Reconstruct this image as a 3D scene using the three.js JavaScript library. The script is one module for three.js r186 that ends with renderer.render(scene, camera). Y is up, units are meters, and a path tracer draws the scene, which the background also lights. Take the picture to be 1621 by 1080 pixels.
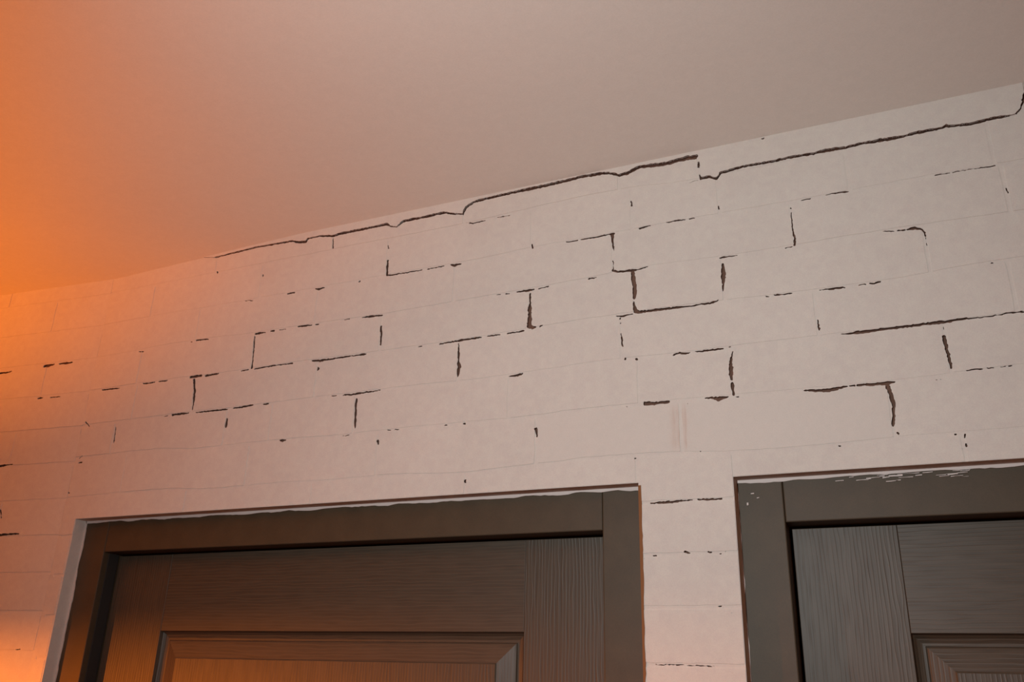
import * as THREE from 'three';
import { mergeGeometries } from 'three/addons/utils/BufferGeometryUtils.js';

// ---------------------------------------------------------------- camera, lights, exposure
const scene = new THREE.Scene();
scene.background = new THREE.Color(0, 0, 0);
const renderer = new THREE.WebGLRenderer({ antialias: true });
renderer.toneMapping = THREE.LinearToneMapping;
renderer.toneMappingExposure = 1.0;
renderer.shadowMap.enabled = true;

const camera = new THREE.PerspectiveCamera(42.791, 1621 / 1080, 0.05, 30);
camera.position.set(0, 1.8035, 1.1168);
camera.rotation.set(0.3769986, 0.4242622, 0.0290193, 'YXZ');

// the photographer's lamp, held a little above and to the left of the lens and aimed at the wall
const flash = new THREE.SpotLight(new THREE.Color().setRGB(0.95, 0.965, 0.95), 2.38, 0, 1.01, 1.0, 2);
flash.name = 'hand_lamp_light';
flash.position.set(-0.26, 2.05, 1.22);
flash.target.position.set(-0.32, 2.12, 0);
flash.shadow.radius = 1.6;
flash.shadow.mapSize.set(2048, 2048);
scene.add(flash, flash.target);

// ---------------------------------------------------------------- measures (metres)
const CEIL = 2.555, L0 = 2.5081, PITCH = 0.06825;
const CORNER = -1.385, WALL_END = 1.30, ROOM_LEFT = -3.0, ROOM_DEPTH = 2.6;
const LEFT_TURN = THREE.MathUtils.degToRad(5);
const OPEN_TOP = 2.060;
const OPENINGS = [[-1.351, -0.3135], [-0.1895, 0.848]];
const JOINT = 0.0050;

// cracks in the wall: x, height above 2 m, width, all in millimetres
const CRACKS = [
[-1125.7,542.2,1.8,-1030.9,546,2.7,-947.6,543.4,2.7,-932.8,538,4,-916,536.1,3.9,-912.6,541.8,2,-886.6,541.9,2.6,-859,536.6,3.2,-837.8,538.2,4.5,-797.1,537.7,3.8,-747.1,538.4,3.8,-740.3,532.7,1.5,-727.3,528.8,1.5,-714.3,537.3,3.8,-682.2,537.1,3.7,-635,537.6,3.7,-616.8,531.4,2.4,-600.2,527.9,2.4,-594.9,539.4,3.9,-581.2,546.1,3.6,-558.1,547.8,3.6,-513.8,548.9,4.2,-450.8,549.1,4.7,-390,551.6,4.6,-356.7,550,4.6,-341.3,546.1,3.4,-331.3,540.4,3.4,-319.1,541,5.6,-299.9,547.8,5.6,-266.4,544.4,5.6,-251.8,544.3,5.5,-236.3,546.2,6.1,-211.6,545,7.7],
[-208.4,533.9,2.9,-208.7,527.4,3.8],
[-208.5,514.3,1.9,-206.5,506.7,3.2,-193.1,506.4,3.7,-188.6,503.2,3.2,-183.5,501.4,3.7,-179.2,506.5,2.8,-177.2,509.2,3.7,-144.3,512.5,3.2,-107.9,511.3,3.1,-77.2,512.2,3.1,-47.4,510.9,3.1,-34.6,511.8,4.1,-18.8,511.1,3.5,-3.1,510.2,3,12.6,512,3,32,511.2,3.5,40.9,511,5,55.9,509.8,4,71.7,510.3,2.9,86,511.7,3.4,115.3,511.2,2.9,121.7,513.6,3.1,124.4,511.3,2.9,140.1,509.8,2.9,147.4,508.8,3.4,172.1,510.2,2.9,184.5,510.2,3.3,196.1,509.7,1.4],
[202.7,510.4,1.8,209.7,517.9,1.4,213.2,525.8,3.6,217.1,536.6,5],
[-742,496.9,1.6,-740.2,490.5,1.9],
[-739.9,467.7,3.2,-739.2,453.2,4.5,-738.6,440.1,3.8,-735.4,438.4,2.4,-704.8,437.9,2.4,-671.2,437.9,2.3],
[-661.6,437.4,1.8,-629.9,437.6,1.7],
[-618.3,437.8,2.3,-610.1,435.2,5.2,-598.7,436,2.9],
[-943.1,437.9,2.5,-934.9,437.8,3.1,-928.1,438,2.5],
[-883.7,438.1,2.5,-875.5,436.1,4.9,-865.1,437.5,2.5],
[-793.9,436.5,3,-791.5,437.3,3],
[-1037.1,439.2,1.5,-1019.6,437,1.5],
[-587.5,508.7,2.4,-581.6,507,2.6,-558.7,507.6,1.5],
[-536.1,508.9,2.1,-528.2,508.4,1.8,-513.7,507.8,1.5],
[-475.1,448.9,1.1,-473.9,440.9,2.7],
[-418.1,441.5,1.6,-408.8,440.8,2.2,-398.5,441,1.6],
[-393.4,441.1,2.2,-363,440.7,2.7,-345,442.1,3.2,-342.1,440.9,3.2],
[-344,440.3,5,-343.3,427.2,3,-342,413.2,1.5],
[-343.3,396.5,1.5,-343,382.9,1.5,-344,379.9,3.6,-337.3,376.1,3.1,-315.1,374.9,4.6,-307.5,374.6,2.6,-291.3,376.9,1.5],
[-314.3,371.7,4.8,-312.3,357,5.8,-311.2,341.6,5.7,-312.4,330.7,4.3],
[-313.6,323.9,1.9,-312.8,317.8,4.3,-311.1,309.6,5.7,-305.6,306.8,4.4,-288.9,306.2,3.9,-261.4,306,3.4,-234.5,304.8,2.4,-216.7,305.4,2.4,-206.2,305.2,3.3,-199.2,306.1,3.3,-192.9,308,1],
[-339.5,305.4,2,-331,304.1,2.5,-324.4,304.6,2,-315,305.2,1.2],
[-333.9,301.1,2.1,-333.7,300.1,1.9],
[-334,294.2,1.5,-333.9,292.7,1.5],
[-333.4,277.4,1.9,-332.3,265.5,2.4,-331.5,257.7,1.9],
[-328.2,238,3.3,-327.3,237.9,3.3],
[-312.1,235.6,3.3,-311.2,235.4,3],
[-301.9,441.6,2.7,-296,442.6,2.6,-285.4,443.7,1.6],
[-260.6,444,1.6,-241.8,443.9,2.1,-233.4,443.3,2.1],
[-226.9,443,2.1,-218.6,442.9,2.1],
[-313.3,491.7,1.5,-312.5,482.7,2.5],
[-184.1,455.6,1.4,-183.5,450.2,2.3],
[-224,503.7,1.1,-210.8,505,1.1],
[-70.9,440.7,1.2,-58.3,441,2],
[-38.3,442.1,1.5,-23.5,442.4,1.9,-9,441.2,1.9],
[98.1,442.5,1.9,113,442,1.9,115.6,441.8,1.4],
[119,442,1,142.6,441.8,1.4,164.1,440.5,2.3,167.1,440.8,2.3],
[-114.4,551.9,2.7,-112.7,551.7,2.7],
[-85.2,431.6,2.1,-85.1,430.6,2.1],
[-85.8,424.7,1.3,-85.7,415.7,1.3,-85.8,395.9,2.1,-84.2,385.8,2.9,-85.7,373.4,2.9],
[-98,370.9,1.4,-88.7,372.1,1.4],
[-186.4,372.4,2.5,-180.2,372.7,2,-162.8,372,1.5],
[-183.5,361.9,4.4,-183.4,350.1,5.7,-183.6,340.3,5.3,-184.7,328.8,3.5,-185.7,320.3,1.3],
[26.6,372.9,1.4,39.4,370.4,1.8],
[43.2,370.6,1.8,52.2,369.7,2.7],
[55.3,370,2.7,64.3,370.1,5,69.3,368.2,3.6,72.8,366.6,2.3,75.1,361.5,1.5,75.4,352.3,0.9],
[74.9,346,1.5,74.7,343.3,1.6],
[174.4,406.3,0.7,176,398.6,2.1],
[-128.6,303.5,1.4,-125.3,303,1.9],
[-118.6,303.8,1.4,-106.3,302.8,1.8,-95.6,302.9,1.8],
[-60.3,301.8,1.1,-53.1,301.6,1.8,-46.1,300.9,2.7,-38.2,301,2.7,-28.9,300.4,1.8],
[-11.8,301.2,1.3,-3.4,300.7,1.3],
[2,300.7,2.2,8.1,300.6,2.2,14.2,301.4,1.8],
[143.1,305.8,1.7,144.5,305.8,1.7],
[-66.8,259.2,1.6,-66.3,251.9,2.3,-65.8,245.6,2],
[-40.4,235.9,0.9,-29.7,235.7,2.6,-18.4,235.4,4.3,11.6,235.6,3.8,40.9,235.7,3.4,69.6,235.9,3.7,80.2,235.2,4.1,97.9,236.8,2.5,115.1,236,1.6,135.6,235.9,1.6,152.6,237.1,2,172.4,236.2,1.6],
[78.8,230.3,1,77.5,226.3,0.8],
[76.9,217.1,4.2,77.6,202.1,4.1,78.6,189.6,3.4,79.2,174.8,2.7],
[94.9,169.7,0.9,105.1,170.1,1.6,111.9,170.1,1.6],
[117.9,170.2,1.6,123.9,170.2,1.2],
[130.6,170.2,0.9,143.7,170.2,1.2],
[60.1,161.7,1.2,65.7,161.8,1.2],
[-93.7,165.5,0.8,-79.2,163.5,3.4,-64.1,162.3,5,-52.6,163.5,5,-40.4,165.5,1.7],
[-37.4,165.2,1.7,-32.2,165.1,2.1],
[-28.5,165.1,2.5,-20.4,165,2.9],
[-17.5,164.7,3.7,-4.4,164,4.5,5.8,163.7,4.9,14.6,165.2,2],
[6,159.6,5,8.3,149.5,4.6,9.5,141.2,4.6,9.8,132.3,4.6,8.5,122,4.2,6.8,114.2,3.5,6.2,108.7,2.1],
[9.5,101.2,2.1,11.2,97.9,2.1],
[-259,235,2.3,-251,236.7,2.8,-242.3,234.7,2.8,-236.1,235.8,1.8],
[-230,235.9,1.1,-220.4,235.6,2.3,-207.5,235.8,2.7,-199,235.6,2.7,-190.4,236.3,1.8],
[-182.4,236.6,2.3,-181.1,236.5,2.3],
[-178.2,230.1,1.3,-181.6,216.1,4.2,-182.4,204.5,5.8,-182.6,193.8,6.2,-182.4,190.2,2.5],
[-182,184.8,3.3,-181.8,180.4,3.7,-181.8,175.1,3.3,-181.3,169.8,4.5],
[-301.3,168.9,5.4,-293.4,168.1,5.4,-280.1,168.1,4,-268.7,168.3,3.1],
[-218.9,168.4,0.9,-209.7,167.5,2.6,-201.5,165.7,6.1,-193.1,166.6,4.4,-188.1,167,1.7],
[-178.3,165.9,1.3,-174.2,165.5,1.3],
[-243.5,163,1.4,-242.6,162.9,1.4],
[-327.9,167,1.5,-327,166.9,1.5],
[-533.3,370,1.6,-526.8,370,1.6],
[-518.1,369.7,1.6,-511.7,369.2,1.6],
[-498.9,369.9,2.2,-480.8,369.1,4.3,-470.4,369.5,2.7],
[-463,369.4,1.6,-446.5,370.9,2.1],
[-476.5,363.1,2.7,-476.2,349.2,3.2,-476.5,336.6,6.3,-476.1,320.9,7.4,-476.4,309.5,7.3,-472.2,305.9,5.2,-466.1,306.5,2.1],
[-458.9,306.5,2.6,-454.8,307.5,1.5],
[-381.6,372.8,2.1,-373.6,372.5,2.1,-369.7,373.4,1.6],
[-667.9,300.9,1.6,-661,301.1,1.3],
[-629.2,300.6,2.2,-608,301.5,2.7,-591.4,302,3.7,-574.9,301.9,3.7,-556.5,302,2.6],
[-545.7,302.6,2.1,-525.4,302.4,2.1],
[-512.8,302.2,2.1,-486.6,302.7,2.6],
[-595.5,296.7,2.2,-594.6,279.7,2.8,-594.4,266.1,4.4,-592.9,258.7,6.6,-593.4,248.4,5,-594.6,241.4,1.7],
[-507.4,232.3,2,-501.3,232.6,4,-493.1,232.6,4,-486,234.3,2.5],
[-463.1,147.4,4.9,-461.6,140.8,3.9,-461,136,2],
[-611.8,166.7,2,-608.6,166.4,2],
[-580.8,165.8,2.4,-577.7,165.5,2.4],
[-780.3,368.3,2.3,-765.5,367.9,3.5,-740.9,366.5,2.3],
[-815.6,369.5,1.4,-805.4,369.1,1.4],
[-911.6,370.5,2.4,-893,369.6,3,-882.4,369.2,1.8],
[-874.5,368.7,2.4,-868,368.9,1.8],
[-1002.6,369.5,4.9,-991.4,369.2,4.3,-980.4,369.4,2.5],
[-969.5,369.7,2.4,-961.3,369.8,2.4],
[-950.5,370,1.5,-936.9,369.3,1.5],
[-1003,364.2,2.9,-1001.6,343.6,2.9,-999.6,319.7,3.5,-999.3,305.6,4.2],
[-741.5,347.4,3.1,-739.3,331.4,3.7,-738.9,314.7,3.7],
[-872.2,302.7,2.3,-855.3,300.6,4,-838.8,300.8,3.4,-807.6,301.4,2.3,-789.1,301.3,1.7,-769.5,301,3.9,-766,301.6,2.2],
[-992.6,302.5,2.4,-963,303.6,2.9,-942.9,303.4,1.8,-912.4,303.1,2.3],
[-1021.5,302.4,2.4,-1006.4,303,2.4],
[-1137.4,304.1,3.7,-1124.1,303.8,4.9,-1112.4,303.7,4.3],
[-1102.1,302.4,3.7,-1073.6,303.3,2.4],
[-1127.1,297,6,-1123,281,3.7,-1121,274.9,6,-1119.5,257.1,5.2,-1119.2,241.9,3.7],
[-1250.7,304.9,2.5,-1238,303.5,3.2,-1221.2,304,1.9],
[-1212.1,304.2,2.5,-1192.3,303.8,2.5],
[-1353.5,303.2,2.6,-1330.7,302.6,3.2,-1308.1,302,1.9],
[-1276.2,370.7,2.4,-1264.9,369.9,2],
[-1138.9,375.3,2.6,-1128.5,375.1,2.8,-1109,373.7,1.6],
[-1150.5,373.7,1.9,-1147.6,374,1.9],
[-1165.2,235.9,3,-1146.1,235.8,3.6,-1127.3,235.7,2.4],
[-1184.1,234.7,1.4,-1175.3,235.1,1.4],
[-1111.4,235.3,1.4,-1081.4,234.7,2.9,-1053.3,234.2,3.5,-1039.4,234,2.3],
[-1027.2,234.4,2.3,-1005.5,235.1,3.4,-985.4,235.9,2.3],
[-962.6,235.3,2.3,-955.9,235.1,3.4,-952,235.3,1.7],
[-1037.4,215.6,4.2,-1036.9,202.1,4.9],
[-858.9,289.8,2,-857.2,286.3,4.5,-859.5,284.3,1.9],
[-824.4,235.2,1.6,-815.8,235.4,2.2],
[-802.3,234.5,1.6,-781.6,233.4,3.8,-757.8,234.5,2.7,-731.9,235.4,1.2],
[-775.8,224.7,3.7,-775.1,207.7,4.8,-774,186.7,4.8,-772.9,176.2,2.4],
[-794.2,165.6,1.2,-783.5,165.7,1.1],
[-919.4,168.9,1.6,-912.8,167.3,4.9,-906.6,168.4,2.2],
[-728.4,151.9,4.6,-726.8,146.7,2.3],
[-712.8,167.7,1.5,-707,167.2,1.5],
[-699.1,167.5,1.5,-692.3,166.9,1.5],
[-1115.9,511.3,4.1,-1114.7,509.1,4.1],
[-1004.9,485.1,3.3,-1004.6,483.1,3.3],
[-858.3,531.4,1.7,-856,512.1,2.8],
[-1297.3,224.4,2.4,-1294.7,196.8,3.2],
[-573.1,79.3,3.6,-573,77.4,3.6],
[-571.7,71.3,2.5,-571.6,69.9,2.5],
[-571.3,64.3,2.1,-571.2,62.5,2.1],
[-305.5,31.7,1.7,-280.9,31.6,3.3,-260,32.1,2.9,-242.6,32.8,1.6],
[-235.3,32.8,2,-215.1,32.1,2.4,-203.1,32.3,2,-192.7,32.1,1.2],
[-309.1,-35.1,1.6,-303.3,-35.7,1.6],
[-296.7,-36.3,1.2,-292.5,-36.4,1.2],
[-255.6,-32.8,2.4,-249.2,-34.2,2.3],
[-226,-33.7,2.3,-222.1,-33.9,2.3],
[-212,-36.5,1.9,-209.7,-36.6,1.9],
[-204.1,-34.4,1.5,-202.5,-34.2,1.5],
[-308.4,-39.1,1.7,-308.5,-41.5,1.7],
[-217.3,-99.3,1.3,-213.5,-99.3,1.3],
[-199.8,-99.4,2.7,-194.5,-99.4,2.6],
[-202.6,-107.5,1.1,-200.3,-107.9,1.1],
[-308.2,-167.4,0.9,-264.9,-167.5,0.9,-226.7,-168.2,0.9],
[81.4,91.9,2.3,81,88.8,2],
[81,80.5,2.3,81.3,77.4,2],
[76.2,74.8,1.3,76.7,73.2,1.3],
[78.1,69.4,1,78,66.3,1],
[71.5,92.7,1.5,72.8,92.6,1.5],
[-58.1,89.5,1.6,-56.6,89.5,1.6],
[-229.5,95.7,1.7,-228.3,95.6,1.7],
[-317.6,93,1.6,-315.9,92.9,1.6],
[-1375,172.2,1.9,-1368.2,176.5,1.9],
[-1374.1,163.9,1.9,-1366.3,164.5,3.1],
[-1392.6,112.2,2.4,-1380.2,108,2.6],
[-1379.1,242.9,2.4,-1366.5,233.1,2.7]
];
const CRACKS_LEFT = [
[-128.8,366.4,4.8,-116.1,366.6,6.8,-105.5,368.3,3.4],
[-91.2,368.3,2.7,-75.4,368.1,5.4,-59.8,368,2.7],
[-241.6,361.7,4.2,-225,361.6,4.2,-212.3,363.2,2.8],
[-125.3,299.3,4,-114.4,299.7,2.6],
[-93.9,299.4,2.6,-68.8,298.7,2],
[-195.7,167.5,3.8,-180,167.9,3.8,-164.6,168.9,3.1,-149.3,170,1.6],
[-153.4,36.4,4.1,-138.2,36.6,4.1,-115.7,37.1,3.5,-93.4,37.7,1.7],
[-41,-162,1.3,-30.1,-160.8,1.3],
[-152.8,82.4,3.1,-145.2,68.1,3.1]
];
// bed joints that are out of level: x and deviation in millimetres, top joint first
const COURSES = [
  [-587,-0.6,-479,3.9,-385,6.8,-337,6.4,-215,-3.1],
  [-1023,-1.8,-936,-1.9,-876,-1.9,-735,-1.5,-610,-2.4,-418,1.6,-342,1,-300,1.4,-219,1.9,-62,0.8,-8,1.1,98,2.6,168,0.7],
  [-1127,3.3,-1003,-1.5,-913,-1,-868,-2.7,-759,-4.7,-624,-3.8,-533,-1.6,-499,-1.8,-446,-0.7,-382,1.1,-291,5.3,-186,1.7,-162,0.2,-92,0.1,28,1.8,73,-0.6,180,-2],
  [-1354,0.4,-1251,1.5,-1192,1,-1137,0.7,-1073,-1.9,-993,0.3,-912,-0.3,-872,-0.7,-766,-1.8,-668,-2.5,-625,-1.7,-556,-2.5,-488,-0.5,-455,3.1,-340,2.5,-309,3.9,-198,2.5,-128,-0,-96,-1.4,-60,-1.6,-32,-3.4,14,-2,145,3],
  [-1184,0.2,-1146,1.2,-1113,1.5,-1039,-1.2,-1005,-0.1,-956,-0.6,-824,0.1,-776,0.3,-732,-0.2,-507,-2.8,-458,1.2,-330,3.1,-259,-0.2,-190,1.2,-40,0.7,69,-0.9,166,0.7],
  [-1343,6.5,-1278,7.4,-913,1.5,-794,-1.3,-713,0.8,-692,0,-611,0.7,-578,-1.4,-301,2,-268,1.3,-219,1.5,-188,0.1,-94,-1.4,-40,-1.4,15,-1.7,63,-4,95,3.6,144,3.3],
  [-1376,-0.2,-1256,2,-948,-4.6,-899,-0.5,-804,-6.5,-741,-1.7,-685,-4.5,-575,-9.9,-480,-4.5,-350,-0.6,-273,-1.2,-187,-7.9,-134,-8.8,-57,-8.5,14,-4.1,70,-5.1],
  [-305,2.2,-250,1.6,-194,1],
  [-307,1.9,-253,3.4,-194,2.3],
  [-309,6,-193,5.9],
  [-309,6.9,-192,6.7]
];
// head joints, x in millimetres, for the courses from the ceiling down
const HEAD_JOINTS = [
  [-1119, -857, -597, -332],
  [-1264, -1006, -740, -476, -313, -183, -7, 168],
  [-1139, -876, -609, -343, -85, 174],
  [-1266, -1001, -740, -476, -312, -184, 74],
  [-1261, -1121, -859, -594, -333, -67, 160],
  [-1298, -1038, -941, -776, -507, -309, -182, 79],
  [-1254, -978, -727, -462, -253, 7],
  [-1100, -842, -572, -315, -187, 79],
];

// ---------------------------------------------------------------- small helpers
function rng(seed) { let a = seed >>> 0; return () => { a = (a + 0x6D2B79F5) >>> 0; let t = a; t = Math.imul(t ^ (t >>> 15), t | 1); t ^= t + Math.imul(t ^ (t >>> 7), t | 61); return ((t ^ (t >>> 14)) >>> 0) / 4294967296; }; }
const hash2 = (i, j, s) => { let h = Math.imul(i, 374761393) + Math.imul(j, 668265263) + Math.imul(s, 2147483647); h = Math.imul(h ^ (h >>> 13), 1274126177); return ((h ^ (h >>> 16)) >>> 0) / 4294967296; };
function noise2(x, y, s = 0, px = 0, py = 0) {
  const i = Math.floor(x), j = Math.floor(y); let fx = x - i, fy = y - j; fx = fx * fx * (3 - 2 * fx); fy = fy * fy * (3 - 2 * fy);
  const w = (n, p) => p ? ((n % p) + p) % p : n;
  const a = hash2(w(i, px), w(j, py), s), b = hash2(w(i + 1, px), w(j, py), s), c = hash2(w(i, px), w(j + 1, py), s), d = hash2(w(i + 1, px), w(j + 1, py), s);
  return (a + (b - a) * fx) * (1 - fy) + (c + (d - c) * fx) * fy;
}
const smooth = (a, b, x) => { const t = Math.min(1, Math.max(0, (x - a) / (b - a))); return t * t * (3 - 2 * t); };
const ceilY = (x) => CEIL - 0.014 * Math.min(1, Math.max(0, (-0.93 - x) / 0.45));

function texture(w, h, fn, srgb) {
  const d = new Uint8Array(w * h * 4);
  for (let j = 0; j < h; j++) for (let i = 0; i < w; i++) {
    const v = fn(i, j), k = (j * w + i) * 4;
    for (let c = 0; c < 3; c++) d[k + c] = Math.max(0, Math.min(255, Math.round(255 * (v.length ? v[c] : v))));
    d[k + 3] = 255;
  }
  const t = new THREE.DataTexture(d, w, h, THREE.RGBAFormat);
  t.wrapS = t.wrapT = THREE.RepeatWrapping; t.magFilter = THREE.LinearFilter; t.minFilter = THREE.LinearMipmapLinearFilter; t.generateMipmaps = true;
  if (srgb) t.colorSpace = THREE.SRGBColorSpace;
  t.needsUpdate = true;
  return t;
}

// ---------------------------------------------------------------- materials
const fbm = (u, v, s, base) => { let a = 0, n = 0, w = 1; for (let o = 0; o < 4; o++) { const p = base << o; a += w * noise2(u * p, v * p, s + o, p, p); n += w; w *= 0.55; } return a / n; };
const paintRelief = texture(512, 512, (i, j) => 0.55 * fbm(i / 512, j / 512, 3, 24) + 0.45 * fbm(i / 512, j / 512, 11, 5), false);
const fineRelief = texture(256, 256, (i, j) => fbm(i / 256, j / 256, 15, 32), false);
fineRelief.repeat.set(1 / 0.25, 1 / 0.25);
paintRelief.repeat.set(1 / 0.3, 1 / 0.3);
const paintTone = texture(512, 512, (i, j) => {
  const g = fbm(i / 512, j / 512, 21, 6), f = fbm(i / 512, j / 512, 31, 48), q = hash2(i, j, 5);
  const k = 0.86 + 0.025 * (g - 0.5) + 0.035 * (f - 0.5) + 0.03 * (q - 0.5);
  return [k * 1.0, k * (0.975 + 0.012 * (f - 0.5)), k * 0.945];
}, true);
paintTone.repeat.set(1 / 0.42, 1 / 0.42);
const ceilingTone = texture(256, 256, (i, j) => { const f = fbm(i / 256, j / 256, 33, 32), k = 0.925 + 0.02 * (f - 0.5) + 0.02 * (hash2(i, j, 7) - 0.5); return [k, k * 0.975, k * 0.945]; }, true);
ceilingTone.repeat.set(1 / 0.3, 1 / 0.3);
const M = {};
M.paint = new THREE.MeshStandardMaterial({ name: 'white_wall_paint', color: 0xffffff, map: paintTone, bumpMap: paintRelief, bumpScale: 0.00035, roughness: 0.75 });
M.ceiling = new THREE.MeshStandardMaterial({ name: 'ceiling_paint', color: 0xffffff, map: ceilingTone, bumpMap: fineRelief, bumpScale: 0.00012, roughness: 0.9 });
M.caulk = new THREE.MeshStandardMaterial({ name: 'filler', color: 0xd8d0cc, bumpMap: paintRelief, bumpScale: 0.0006, roughness: 0.6 });
const coreTone = texture(256, 256, (i, j) => { const g = fbm(i / 256, j / 256, 41, 10), f = hash2(i, j, 9); return [0.435 + 0.16 * (g - 0.5) + 0.05 * (f - 0.5), 0.325 + 0.12 * (g - 0.5) + 0.04 * (f - 0.5), 0.275 + 0.1 * (g - 0.5) + 0.03 * (f - 0.5)]; }, true);
coreTone.repeat.set(1 / 0.2, 1 / 0.2);
M.core = new THREE.MeshStandardMaterial({ name: 'bare_masonry', map: coreTone, roughness: 0.95 });
// rusty streaks that ran down over the paint below a gap in the joint
const STAIN = { x: -0.465, y: 2.09, w: 0.48, h: 0.08 };
const stainTone = texture(960, 160, (i, j) => {
  const x = STAIN.x + i / 960 * STAIN.w, v = j / 159; let a = 0;
  for (const [c, w, k] of [[-0.2635, 0.0035, 0.3], [-0.2535, 0.0022, 0.6], [-0.2475, 0.0013, 0.8], [-0.2555, 0.009, 0.4]]) a += k * Math.exp(-(((x - c - 0.002 * (noise2(v * 6, 3, 7) - 0.5)) / w) ** 2));
  a *= (0.4 + 0.6 * noise2(x * 700, v * 5, 8)) * smooth(0.06, 0.25, v) * smooth(0.97, 0.75, v) * 0.5;
  const f = noise2(x * 160, v * 13, 17), k = 0.86 + 0.010 * (f - 0.5) + 0.03 * (hash2(i, j, 6) - 0.5);
  return [k * (1 - 0.14 * a), k * 0.975 * (1 - 0.30 * a), k * 0.945 * (1 - 0.36 * a)];
}, true);
stainTone.repeat.set(1 / STAIN.w, 1 / STAIN.h); stainTone.offset.set(-STAIN.x / STAIN.w, -STAIN.y / STAIN.h);
M.stained = M.paint.clone(); M.stained.name = 'white_wall_paint_stained'; M.stained.map = stainTone;

const GRAIN_U = 0.16, GRAIN_V = 0.6;
const grainAt = (i, j) => {          // pores in close, slightly wandering lines
  const u = i / 512, v = j / 512;
  const c = u * 32 + 1.1 * (noise2(u * 8, v * 5, 51, 8, 5) - 0.5) + 0.5 * (noise2(u * 32, v * 20, 52, 32, 20) - 0.5), t = c - Math.floor(c);
  const line = smooth(0.5, 0.22, Math.abs(t - 0.5)) * (0.35 + 0.65 * noise2(u * 32, v * 24, 53, 32, 24));
  return 0.85 - 0.6 * line + 0.22 * (noise2(u * 96, v * 8, 54, 96, 8) - 0.5);
};
const grainRelief = texture(512, 512, (i, j) => grainAt(i, j), false);
grainRelief.repeat.set(1 / GRAIN_U, 1 / GRAIN_V);
const grainTone = texture(512, 512, (i, j) => { const g = grainAt(i, j), k = 0.82 + 0.27 * g; return [0.315 * k, 0.275 * k, 0.228 * k]; }, true);
grainTone.repeat.set(1 / GRAIN_U, 1 / GRAIN_V);
M.wood = new THREE.MeshStandardMaterial({ name: 'brown_embossed_wood', map: grainTone, bumpMap: grainRelief, bumpScale: 0.0003, roughness: 0.5 });
const brownTone = texture(256, 256, (i, j) => { const g = fbm(i / 256, j / 256, 61, 8), f = hash2(i, j, 62), k = 0.94 + 0.14 * (g - 0.5) + 0.08 * (f - 0.5); return [0.312 * k, 0.264 * k, 0.196 * k]; }, true);
brownTone.repeat.set(1 / 0.2, 1 / 0.2);
M.brown = new THREE.MeshStandardMaterial({ name: 'brown_frame_varnish', map: brownTone, bumpMap: paintRelief, bumpScale: 0.0002, roughness: 0.58 });
M.rubber = new THREE.MeshStandardMaterial({ name: 'dark_rubber', color: 0x2b2a29, roughness: 0.7 });
M.foam = new THREE.MeshStandardMaterial({ name: 'brown_sealant', color: 0x8a5a34, roughness: 0.8 });
M.floor = new THREE.MeshStandardMaterial({ name: 'floor_boards', color: 0x5d4836, roughness: 0.6 });
M.plaster = new THREE.MeshStandardMaterial({ name: 'room_plaster', color: 0x665d55, roughness: 0.9 });
M.metal = new THREE.MeshStandardMaterial({ name: 'dark_metal', color: 0x4a3a2e, roughness: 0.4, metalness: 0.7 });
M.bulb = new THREE.MeshStandardMaterial({ name: 'amber_bulb', color: 0xff8a30, emissive: new THREE.Color().setRGB(1, 0.25, 0.03), emissiveIntensity: 4, roughness: 0.4 });

// ---------------------------------------------------------------- building blocks
function mesh(name, geometry, material, parent) { const m = new THREE.Mesh(geometry, material); m.name = name; if (parent) parent.add(m); return m; }
function top(o, label, category, kind) { o.userData.label = label; o.userData.category = category; if (kind) o.userData.kind = kind; scene.add(o); return o; }
function box(x0, x1, y0, y1, z0, z1) { const g = new THREE.BoxGeometry(x1 - x0, y1 - y0, z1 - z0); g.translate((x0 + x1) / 2, (y0 + y1) / 2, (z0 + z1) / 2); return metreUV(g); }
function metreUV(g, turned) {       // uv in metres, from the face's own plane
  const p = g.attributes.position, n = g.attributes.normal, uv = new Float32Array(p.count * 2);
  for (let i = 0; i < p.count; i++) {
    const ax = Math.abs(n.getX(i)), ay = Math.abs(n.getY(i)), az = Math.abs(n.getZ(i));
    let u, v;
    if (az >= ax && az >= ay) { u = p.getX(i); v = p.getY(i); } else if (ax >= ay) { u = p.getZ(i); v = p.getY(i); } else { u = p.getX(i); v = p.getZ(i); }
    if (turned) { uv[2 * i] = v; uv[2 * i + 1] = u; } else { uv[2 * i] = u; uv[2 * i + 1] = v; }
  }
  g.setAttribute('uv', new THREE.BufferAttribute(uv, 2)); return g;
}
// a box with its front and side edges eased; z1 is the front
function easedBox(x0, x1, y0, y1, z0, z1, e = 0.0015, turned = false) {
  const s = new THREE.Shape(); s.moveTo(x0, y0); s.lineTo(x1, y0); s.lineTo(x1, y1); s.lineTo(x0, y1); s.closePath();
  const g = new THREE.ExtrudeGeometry(s, { depth: z1 - z0 - 2 * e, bevelEnabled: true, bevelThickness: e, bevelSize: e, bevelOffset: -e, bevelSegments: 2 });
  g.translate(0, 0, z0 + e); return metreUV(g, turned);
}

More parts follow.
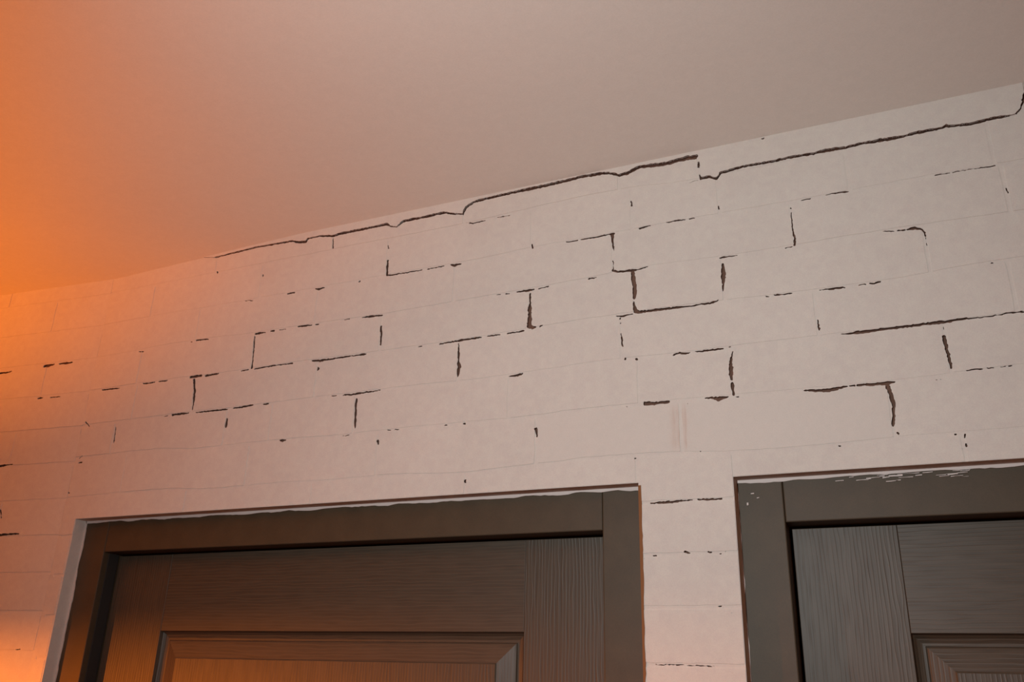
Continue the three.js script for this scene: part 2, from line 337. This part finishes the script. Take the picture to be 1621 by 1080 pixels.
// --- outlines read off a signed field by marching squares (inside > 0, inside on the left)
const SEG = [[], ['B', 'L'], ['R', 'B'], ['R', 'L'], ['T', 'R'], ['B', 'L', 'T', 'R'], ['T', 'B'], ['T', 'L'], ['L', 'T'], ['B', 'T'], ['R', 'B', 'L', 'T'], ['R', 'T'], ['L', 'R'], ['B', 'R'], ['L', 'B'], []];
function outlines(f, nx, ny, x0, y0, h, tol) {
  const next = new Map(), pos = new Map();
  const point = (e, i, j) => {
    let id, px, py;
    if (e === 'B' || e === 'T') { const jj = e === 'T' ? j + 1 : j, k = jj * nx + i; id = 2 * k; const t = f[k] / (f[k] - f[k + 1]); px = i + t; py = jj; }
    else { const ii = e === 'R' ? i + 1 : i, k = j * nx + ii; id = 2 * k + 1; const t = f[k] / (f[k] - f[k + nx]); px = ii; py = j + t; }
    if (!pos.has(id)) pos.set(id, [x0 + px * h, y0 + py * h]);
    return id;
  };
  for (let j = 0; j < ny - 1; j++) for (let i = 0; i < nx - 1; i++) {
    const k = j * nx + i, c = (f[k] > 0 ? 1 : 0) | (f[k + 1] > 0 ? 2 : 0) | (f[k + nx + 1] > 0 ? 4 : 0) | (f[k + nx] > 0 ? 8 : 0);
    const s = SEG[c]; for (let q = 0; q < s.length; q += 2) next.set(point(s[q], i, j), point(s[q + 1], i, j));
  }
  const loops = [];
  while (next.size) {
    const start = next.keys().next().value; let id = start; const loop = [];
    while (next.has(id)) { loop.push(pos.get(id)); const n = next.get(id); next.delete(id); id = n; }
    const l = thin(loop, tol); if (l.length > 2) loops.push({ pts: l, area: area(l) });
  }
  return loops;
}
const area = (p) => { let a = 0; for (let i = 0; i < p.length; i++) { const q = p[(i + 1) % p.length]; a += p[i][0] * q[1] - q[0] * p[i][1]; } return a / 2; };
function thin(p, tol) {
  if (p.length < 5) return p;
  let far = 0, best = -1; for (let i = 1; i < p.length; i++) { const d = Math.hypot(p[i][0] - p[0][0], p[i][1] - p[0][1]); if (d > best) { best = d; far = i; } }
  const keep = new Uint8Array(p.length + 1); keep[0] = keep[far] = 1;
  const at = (i) => p[i % p.length], stack = [[0, far], [far, p.length]];
  while (stack.length) {
    const [a, b] = stack.pop(); const A = at(a), B = at(b), dx = B[0] - A[0], dy = B[1] - A[1], l = Math.hypot(dx, dy) || 1e-12; let m = tol, w = -1;
    for (let i = a + 1; i < b; i++) { const d = Math.abs((at(i)[0] - A[0]) * dy - (at(i)[1] - A[1]) * dx) / l; if (d > m) { m = d; w = i; } }
    if (w > 0) { keep[w] = 1; stack.push([a, w], [w, b]); }
  }
  return p.filter((_, i) => keep[i]);
}
const inside = (q, p) => { let c = false; for (let i = 0, j = p.length - 1; i < p.length; j = i++) if ((p[i][1] > q[1]) !== (p[j][1] > q[1]) && q[0] < (p[j][0] - p[i][0]) * (q[1] - p[i][1]) / (p[j][1] - p[i][1]) + p[i][0]) c = !c; return c; };
function shapesOf(loops, minArea = 2e-6) {
  const outer = loops.filter((l) => l.area > minArea), shapes = [];
  for (const o of outer) {
    const s = new THREE.Shape(o.pts.map((q) => new THREE.Vector2(q[0], q[1])));
    for (const h of loops) if (h.area < -4e-7 && inside(h.pts[0], o.pts)) s.holes.push(new THREE.Path(h.pts.map((q) => new THREE.Vector2(q[0], q[1]))));
    shapes.push(s);
  }
  return shapes;
}

// --- cracks as lists of tapered segments
function segmentsOf(list) {
  const out = [];
  list.forEach((c, ci) => {
    for (let i = 0; i + 5 < c.length; i += 3) out.push({ ax: c[i] / 1000, ay: 2 + c[i + 1] / 1000, aw: Math.max(1.0, c[i + 2]) / 1000, bx: c[i + 3] / 1000, by: 2 + c[i + 4] / 1000, bw: Math.max(1.0, c[i + 5]) / 1000, s: ci });
  });
  return out;
}
function cutInto(f, nx, ny, x0, y0, h, segs) {      // field = min(field, distance to crack edge), with ragged edges
  for (const g of segs) {
    const r = Math.max(g.aw, g.bw) * 0.5 + 0.003;
    const i0 = Math.max(0, Math.floor((Math.min(g.ax, g.bx) - r - x0) / h)), i1 = Math.min(nx - 1, Math.ceil((Math.max(g.ax, g.bx) + r - x0) / h));
    const j0 = Math.max(0, Math.floor((Math.min(g.ay, g.by) - r - y0) / h)), j1 = Math.min(ny - 1, Math.ceil((Math.max(g.ay, g.by) + r - y0) / h));
    if (i1 < i0 || j1 < j0) continue;
    const dx = g.bx - g.ax, dy = g.by - g.ay, l2 = dx * dx + dy * dy + 1e-14;
    for (let j = j0; j <= j1; j++) for (let i = i0; i <= i1; i++) {
      const x = x0 + i * h, y = y0 + j * h, n1 = noise2(x * 420, y * 420, 71) - 0.5, n2 = noise2(x * 420, y * 420, 72) - 0.5, n3 = noise2(x * 160, y * 160, 73) - 0.5;
      const qx = x + n1 * 0.0015, qy = y + n2 * 0.0015;
      const t = Math.min(1, Math.max(0, ((qx - g.ax) * dx + (qy - g.ay) * dy) / l2));
      const w = (g.aw + (g.bw - g.aw) * t) * (1.0 + 0.5 * n3);
      const d = Math.hypot(qx - g.ax - t * dx, qy - g.ay - t * dy) - w * 0.5;
      const k = j * nx + i; if (d < f[k]) f[k] = d;
    }
  }
}
function field(x0, x1, y0, y1, h, fn, segs) {
  const nx = Math.ceil((x1 - x0) / h) + 3, ny = Math.ceil((y1 - y0) / h) + 3, f = new Float32Array(nx * ny); const bx = x0 - h, by = y0 - h;
  for (let j = 0; j < ny; j++) for (let i = 0; i < nx; i++) f[j * nx + i] = (i && j && i < nx - 1 && j < ny - 1) ? fn(bx + i * h, by + j * h) : -h;
  cutInto(f, nx, ny, bx, by, h, segs);
  for (let k = 0; k < f.length; k++) if (Math.abs(f[k]) < 1e-7) f[k] = -1e-7;
  return { f, nx, ny, x0: bx, y0: by, h };
}
const near = (segs, x0, x1, y0, y1) => segs.filter((g) => Math.max(g.ax, g.bx) > x0 - 0.008 && Math.min(g.ax, g.bx) < x1 + 0.008 && Math.max(g.ay, g.by) > y0 - 0.008 && Math.min(g.ay, g.by) < y1 + 0.008);
const PAINTED = 0.0011;              // how far the paint reaches into an open joint
function slab(fd, tol, front, depth) {   // group 0: painted face and lip, group 1: bare sides
  const shapes = shapesOf(outlines(fd.f, fd.nx, fd.ny, fd.x0, fd.y0, fd.h, tol));
  if (!shapes.length) return null;
  const skin = new THREE.ExtrudeGeometry(shapes, { depth: PAINTED, bevelEnabled: false, curveSegments: 1 }); skin.translate(0, 0, front - PAINTED); skin.clearGroups();
  const body = new THREE.ExtrudeGeometry(shapes, { depth: depth - PAINTED, bevelEnabled: false, curveSegments: 1 }); body.translate(0, 0, front - depth); body.clearGroups();
  return mergeGeometries([skin, body], true);
}

// ---------------------------------------------------------------- the brick wall with the two doors
const segsMain = segmentsOf(CRACKS);
function bedY(k, x) {               // height of bed joint k at x, out of level as measured
  const base = L0 - k * PITCH, c = COURSES[k]; if (k < 0) return base;
  const src = c || COURSES[10]; let a = 0, n = 0.02;
  for (let i = 0; i < src.length; i += 2) { const w = Math.exp(-(((x - src[i] / 1000) / 0.07) ** 2)); a += w * src[i + 1] / 1000; n += w; }
  return base + a / n;
}
const crackLine = [];
for (const ci of [0, 1, 2, 3]) { const c = CRACKS[ci]; for (let i = 0; i < c.length; i += 3) crackLine.push([c[i] / 1000, 2 + c[i + 1] / 1000]); }
crackLine.sort((a, b) => a[0] - b[0]);
function crackY(x) {
  const c = crackLine; if (x <= c[0][0] - 0.03 || x > c[c.length - 1][0]) return ceilY(x);
  if (x <= c[0][0]) return c[0][1] + (ceilY(x) - c[0][1]) * (c[0][0] - x) / 0.03;
  for (let i = 1; i < c.length; i++) if (x <= c[i][0]) { const t = (x - c[i - 1][0]) / (c[i][0] - c[i - 1][0] || 1); return c[i - 1][1] + (c[i][1] - c[i - 1][1]) * t; }
  return ceilY(x);
}
function openDistance(x, y) {       // distance outside the nearer door opening
  let d = 9; for (const [a, b] of OPENINGS) d = Math.min(d, Math.max(a - x, x - b, y - OPEN_TOP)); return d;
}
const wallBack = new THREE.Group(); wallBack.name = 'wall_back';
top(wallBack, 'white painted brick wall with open cracked joints above two brown doors', 'wall', 'structure');

{ // masonry behind the skin, shows brown in the open joints
  const e = 0.015, z0 = -0.16, z1 = -0.0054, [a, b] = OPENINGS, r = WALL_END + 0.15;
  mesh('masonry_core', mergeGeometries([
    box(CORNER - 0.02, r, OPEN_TOP + e, CEIL + 0.02, z0, z1), box(CORNER - 0.02, a[0] - e, 0, OPEN_TOP + e, z0, z1),
    box(a[1] + e, b[0] - e, 0, OPEN_TOP + e, z0, z1), box(b[1] + e, r, 0, OPEN_TOP + e, z0, z1)]), M.core, wallBack);
  for (const [p, q] of OPENINGS) for (const g of [box(p - e, p + 0.0004, 0, OPEN_TOP + e, z0, -0.0008), box(q - 0.0004, q + e, 0, OPEN_TOP + e, z0, -0.0008), box(p + 0.0004, q - 0.0004, OPEN_TOP - 0.0004, OPEN_TOP + e, z0, -0.0008)]) mesh('reveal', g, M.paint, wallBack);
}
const LOW = 1.70;
{ // painted mortar skin, a hair behind the brick faces
  const fd = field(CORNER, WALL_END, LOW, CEIL + 0.004, 0.001, (x, y) => Math.min(openDistance(x, y), x - CORNER, WALL_END - x, y - LOW, CEIL + 0.004 - y), segsMain);
  mesh('mortar', slab(fd, 0.00016, -0.0006, 0.0052), [M.paint, M.core], wallBack);
  const z0 = -0.0056, z1 = -0.0008;
  mesh('mortar', box(OPENINGS[0][1], OPENINGS[1][0], 0, LOW, z0, z1), M.paint, wallBack);
  mesh('mortar', box(OPENINGS[1][1], WALL_END, 0, LOW, z0, z1), M.paint, wallBack);
  mesh('mortar', box(CORNER, OPENINGS[0][0], 0, LOW, z0, z1), M.paint, wallBack);
}
{ // plaster run along the ceiling, above the long crack
  const fd = field(-1.16, 0.235, 2.47, CEIL + 0.003, 0.0008, (x, y) => Math.min(y - crackY(x), ceilY(x) + 0.003 - y, x + 1.16, 0.232 - x), near(segsMain, -1.2, 0.3, 2.45, 2.6));
  const g = slab(fd, 0.00014, 0.0018, 0.0070); mesh('plaster_band', g, [M.paint, M.core], wallBack);
}
const tilt = rng(77);
function brick(parent, x0, x1, y0, y1, fn, segs, material) {
  const fd = field(x0 - 0.004, x1 + 0.004, y0 - 0.01, y1 + 0.01, 0.0009, fn, near(segs, x0, x1, y0, y1));
  const g = slab(fd, 0.00014, 0, 0.0054); if (!g) return null;
  const m = mesh('brick', g, [material || M.paint, M.core], parent); m.position.z = (tilt() - 0.4) * 0.0005; return m;
}
for (let k = -1; k <= 35; k++) {
  let cuts = HEAD_JOINTS[k + 1] ? HEAD_JOINTS[k + 1].map((v) => v / 1000) : [OPENINGS[0][1] - 0.01, OPENINGS[1][0] + 0.01];
  cuts = [CORNER, ...cuts];
  if (k < 7) while (cuts[cuts.length - 1] < 0.62) cuts.push(cuts[cuts.length - 1] + 0.262);
  for (let i = 0; i + 1 < cuts.length; i++) {
    const a = cuts[i], b = cuts[i + 1], ym = (2 * L0 - (2 * k + 1) * PITCH) / 2;
    if (ym < 0.05) continue;
    if (k >= 7 && i === 0) { // sliver between the corner and the first opening
      brick(wallBack, a, OPENINGS[0][0], ym - PITCH / 2, ym + PITCH / 2, (x, y) => Math.min(bedY(k, x) - y, y - bedY(k + 1, x), x - a, OPENINGS[0][0] - x) - (x < a + 0.01 ? 0 : JOINT / 2), segsMain); continue;
    }
    if (k < 0 && a > -0.25 && a < 0.20) continue;
    const bend = 0.0012 * (tilt() - 0.5);
    const fn = (x, y) => {
      let t = (k < 0 ? ceilY(x) + 0.002 : bedY(k, x) - JOINT / 2); if (k <= 0) t = Math.min(t, crackY(x) - 0.0004);
      const d = Math.min(t - y, y - bedY(k + 1, x) - JOINT / 2, x - a - (i ? JOINT / 2 : 0) + bend, b - x - JOINT / 2);
      return Math.min(d + 0.0012 * (noise2(x * 90, y * 90, 81) - 0.5), openDistance(x, y) - 0.0002);
    };
    const stained = k === 5 && (Math.abs(a + 0.253) < 0.002 || Math.abs(b + 0.253) < 0.002);
    brick(wallBack, a, b, ym - PITCH / 2 - 0.005, ym + PITCH / 2 + (k < 0 ? 0.02 : 0.01), fn, segsMain, stained ? M.stained : M.paint);
  }
}

// ---------------------------------------------------------------- the wall that turns slightly at the corner
const wallLeft = new THREE.Group(); wallLeft.name = 'wall_left'; wallLeft.position.set(CORNER, 0, 0); wallLeft.rotation.y = LEFT_TURN;
top(wallLeft, 'white painted brick wall in amber light beyond the corner', 'wall', 'structure');
{
  const segs = segmentsOf(CRACKS_LEFT), LEN = 1.66, BRICKS = 1.1, c = CEIL - 0.014;
  const bed = (k) => L0 - k * PITCH - 0.001 + (k > 6 ? 0.0028 * (k - 6) : 0);
  mesh('masonry_core', box(-LEN, 0.004, 0, c + 0.02, -0.16, -0.0054), M.core, wallLeft);
  const fd = field(-0.5, 0.0005, LOW, c + 0.004, 0.001, (x, y) => Math.min(x + 0.5, 0.0005 - x, y - LOW, c + 0.004 - y), segs);
  mesh('mortar', slab(fd, 0.00016, -0.0006, 0.0052), [M.paint, M.core], wallLeft);
  mesh('mortar', box(-LEN, -0.5, LOW, c + 0.004, -0.0056, -0.0008), M.paint, wallLeft);
  mesh('mortar', box(-LEN, 0.0005, 0, LOW, -0.0056, -0.0008), M.paint, wallLeft);
  const first = { 2: -0.119, 4: -0.157, 6: -0.149 };
  for (let k = -1; k <= 16; k++) {
    let a = 0, b = first[k] ?? (k % 2 ? -0.262 : -0.131), i = 0;
    while (a > -BRICKS) {
      const x0 = b, x1 = a, y1 = k < 0 ? c + 0.002 : bed(k), y0 = bed(k + 1), bend = 0.0012 * (tilt() - 0.5);
      const m = brick(wallLeft, x0, x1, y0, y1, (x, y) => Math.min(y1 - y - (k < 0 ? 0 : JOINT / 2), y - y0 - JOINT / 2, x - x0 - JOINT / 2 + bend, x1 - x - (i ? JOINT / 2 : 0)) + 0.0012 * (noise2(x * 90 + 40, y * 90, 82) - 0.5), segs);
      a = b; b -= 0.262; i++;
    }
  }
}

// ---------------------------------------------------------------- rest of the room
{
  const g = new THREE.BoxGeometry(4.6, 0.14, 2.95, 184, 1, 4); g.translate(-0.85, CEIL + 0.07, ROOM_DEPTH / 2 - 0.02);
  const p = g.attributes.position; for (let i = 0; i < p.count; i++) if (p.getY(i) < CEIL + 0.01) p.setY(i, ceilY(p.getX(i)) - 0.0003);
  g.computeVertexNormals(); metreUV(g);
  top(mesh('ceiling', g, M.ceiling), 'smooth plain painted ceiling above the cracked brick wall', 'ceiling', 'structure');
  top(mesh('floor', box(-3.15, WALL_END + 0.15, -0.1, 0, -0.16, ROOM_DEPTH + 0.12), M.floor), 'brown floor of the room', 'floor', 'structure');
  top(mesh('wall_right', box(WALL_END, WALL_END + 0.12, 0, CEIL - 0.001, 0.004, ROOM_DEPTH), M.paint), 'plain white wall beside the second door', 'wall', 'structure');
  top(mesh('wall_front', box(-3.12, WALL_END + 0.12, 0, CEIL - 0.016, ROOM_DEPTH, ROOM_DEPTH + 0.12), M.plaster), 'plain plastered wall facing the two doors', 'wall', 'structure');
  top(mesh('wall_side', box(-3.12, ROOM_LEFT, 0, CEIL - 0.016, 0.1, ROOM_DEPTH), M.plaster), 'plain plastered wall behind the amber pendant lamp', 'wall', 'structure');
}

// ---------------------------------------------------------------- doors
const FRAME_Z = -0.025, LEAF_Z = -0.060, FACE = 0.055;
const PROFILE = [[0, 0], [0.0015, -0.0060], [0.0050, -0.0100], [0.0105, -0.0120], [0.0135, -0.0120], [0.0150, -0.0095]];
const FIELD_PROFILE = [[0.0150, -0.0095], [0.017, -0.0085], [0.041, -0.0016], [0.043, 0.0002]];
function ring(profile, x0, x1, y0, y1, z, side) {      // mitred moulding round a rectangle; side: 0 bottom, 1 right, 2 top, 3 left
  const pos = [], q = (d) => [[x0 + d, y0 + d], [x1 - d, y0 + d], [x1 - d, y1 - d], [x0 + d, y1 - d]];
  for (let i = 0; i + 1 < profile.length; i++) {
    const A = q(profile[i][0]), B = q(profile[i + 1][0]), za = z + profile[i][1], zb = z + profile[i + 1][1];
    for (const s of side === undefined ? [0, 1, 2, 3] : [side]) {
      const t = (s + 1) % 4, a = [...A[s], za], b = [...A[t], za], c = [...B[t], zb], d = [...B[s], zb];
      pos.push(...a, ...b, ...c, ...a, ...c, ...d);
    }
  }
  const g = new THREE.BufferGeometry(); g.setAttribute('position', new THREE.Float32BufferAttribute(pos, 3)); g.computeVertexNormals(); return metreUV(g, side === 0 || side === 2);
}
function raggedStrip(x0, y0, x1, y1, nxn, nyn, w, seed, rough = 0.5) {   // filler along a line, its free edge uneven; n points to the free edge
  const s = new THREE.Shape(), L = Math.hypot(x1 - x0, y1 - y0), n = Math.max(8, Math.round(L / 0.006)); s.moveTo(x0, y0); s.lineTo(x1, y1);
  for (let i = n; i >= 0; i--) { const t = i / n, ww = w * (1 + rough * (2 * noise2(t * L * 38, 1, seed) - 1) + rough * 0.7 * (noise2(t * L * 160, 2, seed) - 0.5)); s.lineTo(x0 + (x1 - x0) * t + nxn * ww, y0 + (y1 - y0) * t + nyn * ww); }
  s.closePath();
  const g = new THREE.ExtrudeGeometry(s, { depth: 0.0016, bevelEnabled: false }); g.translate(0, 0, FRAME_Z - 0.0002); return g;
}
function makeDoor(name, [a, b], label, options) {
  const d = new THREE.Group(); d.name = name; d.position.set((a + b) / 2, 0, FRAME_Z);
  const into = new THREE.Vector3((a + b) / 2, 0, FRAME_Z);
  const part = (n, g, m, parent) => { g.translate(-into.x, -into.y, -into.z); return mesh(n, g, m, parent || d); };
  const t = OPEN_TOP - 0.001, in0 = a + FACE + 0.002, in1 = b - FACE - 0.004, head = 2.0035;
  part('jamb', easedBox(a + 0.0005, in0, 0.002, t, -0.125, FRAME_Z), M.brown);
  part('jamb', easedBox(in1, b - 0.0005, 0.002, t, -0.125, FRAME_Z), M.brown);
  part('head', easedBox(in0 + 0.0004, in1 - 0.0004, head, t, -0.125, FRAME_Z - 0.0006, 0.0015, true), M.brown);
  // leaf: two panels, stiles running through, three rails between them
  const gap = options.gap, x0 = in0 + gap, x1 = in1 - 0.004, y0 = 0.008, y1 = head - 0.003, st = 0.124, back = LEAF_Z - 0.038;
  const leaf = new THREE.Group(); leaf.name = 'leaf'; d.add(leaf);
  part('stile', easedBox(x0, x0 + st, y0, y1, back, LEAF_Z, 0.0008), M.wood, leaf);
  part('stile', easedBox(x1 - st, x1, y0, y1, back, LEAF_Z, 0.0008), M.wood, leaf);
  const px0 = x0 + st, px1 = x1 - st, rows = [[0.22, 0.88], [1.06, 1.8735]];
  for (const [r0, r1] of [[y0, 0.22], [0.88, 1.06], [1.8735, y1]]) part('rail', easedBox(px0 + 0.0002, px1 - 0.0002, r0, r1, back, LEAF_Z - 0.0003, 0.0006, true), M.wood, leaf);
  for (const [r0, r1] of rows) {
    for (let s = 0; s < 4; s++) part('moulding', ring(PROFILE, px0, px1, r0, r1, LEAF_Z, s), M.wood, leaf);
    const f = FIELD_PROFILE[FIELD_PROFILE.length - 1];
    const field = new THREE.PlaneGeometry(px1 - px0 - 2 * f[0], r1 - r0 - 2 * f[0]); field.translate((px0 + px1) / 2, (r0 + r1) / 2, LEAF_Z + f[1]);
    const bevel = [0, 1, 2, 3].map((s) => ring(FIELD_PROFILE, px0, px1, r0, r1, LEAF_Z, s));
    part('raised_panel', mergeGeometries([metreUV(field.toNonIndexed()), ...bevel]), M.wood, leaf);
    part('panel_back', box(px0, px1, r0, r1, back, LEAF_Z - 0.016), M.wood, leaf);
  }
  part('door_stop', box(in0, x0 + 0.012, 0, head, -0.122, back - 0.0005), M.brown);
  part('door_stop', box(x1 - 0.012, in1, 0, head, -0.122, back - 0.0005), M.brown);
  part('door_stop', box(x0 + 0.012, x1 - 0.012, head - 0.016, head, -0.122, back - 0.0005), M.brown);
  if (options.seal) part('seal', easedBox(in0 - 0.0005, in0 + 0.0016, 0.01, head - 0.001, LEAF_Z + 0.001, FRAME_Z - 0.012, 0.0006), M.rubber);
  // uneven filler where the wall paint was brought down onto the frame
  part('filler_strip', raggedStrip(a, t + 0.001, b, t + 0.001, 0, -1, 0.0042, options.seed, 0.35), M.caulk);
  part('filler_strip', raggedStrip(a, 0.01, a, OPEN_TOP, 1, 0, options.side, options.seed + 1, 0.55), M.caulk);
  if (options.sealant) part('sealant_strip', raggedStrip(b - 0.0004, 0.01, b - 0.0004, OPEN_TOP - 0.004, 1, 0, 0.0030, options.seed + 2, 0.45).translate(0, 0, -FRAME_Z - 0.0006), M.foam);
  if (options.flecks) for (const [fx, fy, fl, fh] of options.flecks) { const r = raggedStrip(fx, fy, fx + fl, fy + 0.0004, 0, -1, fh, Math.round(fx * 9999) + 5000, 0.9); part('paint_fleck', r, M.caulk); }
  top(d, label, 'door', 'structure');
  return d;
}
makeDoor('door_1', OPENINGS[0], 'brown panelled wooden door in frame left of the narrow brick pier, reddish in amber light', { gap: 0.003, seal: true, side: 0.0035, seed: 91, sealant: true });
const fleckRng = rng(404), flecks = [];
for (let i = 0; i < 26; i++) { const x = -0.07 + 0.15 * fleckRng(); flecks.push([x, 2.0555 - 0.011 * fleckRng() * fleckRng(), 0.004 + 0.013 * fleckRng(), 0.0005 + 0.0009 * fleckRng()]); }
flecks.push([-0.172, 2.042, 0.004, 0.001], [-0.165, 2.036, 0.003, 0.0015], [-0.178, 2.03, 0.002, 0.002]);
makeDoor('door_2', OPENINGS[1], 'grey brown panelled wooden door with paint flecks along the frame head', { gap: 0.003, side: 0.0018, seed: 191, flecks });

// ---------------------------------------------------------------- amber pendant lamp, outside the frame on the left
{
  const at = new THREE.Vector3(-1.90, 1.85, 1.10), low = 0.28, high = 0.10, up = 0.044, down = -0.002;
  const lamp = new THREE.Group(); lamp.name = 'pendant_lamp'; lamp.position.copy(at);
  const drop = ceilY(at.x) - at.y;
  const band = new THREE.LatheGeometry([[low, down], [low + 0.002, down + 0.001], [high + 0.002, up + 0.002], [high, up], [low, down]].map(([x, y]) => new THREE.Vector2(x, y)), 64);
  mesh('shade', band, M.metal, lamp);
  const spokes = [0, 1, 2].map((i) => { const g = new THREE.CylinderGeometry(0.0018, 0.0018, high, 8); g.rotateZ(Math.PI / 2); g.translate(high / 2, up + 0.001, 0); g.rotateY(i * 2.0944 + 0.7); return g; });
  mesh('spider', mergeGeometries(spokes), M.metal, lamp);
  const sock = new THREE.CylinderGeometry(0.012, 0.014, 0.03, 20); sock.translate(0, 0.036, 0); mesh('socket', sock, M.metal, lamp);
  const cord = new THREE.CylinderGeometry(0.003, 0.003, drop - 0.07, 10); cord.translate(0, 0.055 + (drop - 0.07) / 2, 0); mesh('cord', cord, M.rubber, lamp);
  const rose = new THREE.CylinderGeometry(0.012, 0.045, 0.02, 28); rose.translate(0, drop - 0.0105, 0); rose.rotateX(0); mesh('ceiling_rose', rose, M.metal, lamp);
  mesh('bulb', new THREE.SphereGeometry(0.020, 24, 16), M.bulb, lamp);
  const light = new THREE.PointLight(new THREE.Color().setRGB(1, 0.22, 0.012), 6.0, 0, 2); light.shadow.radius = 1.0; light.name = 'bulb_light'; lamp.add(light);
  top(lamp, 'amber pendant lamp with shallow conical metal shade hanging in the room', 'lamp');
}

scene.traverse((o) => { if (o.isMesh) { o.castShadow = true; o.receiveShadow = true; } if (o.isLight) o.castShadow = true; });
renderer.render(scene, camera);
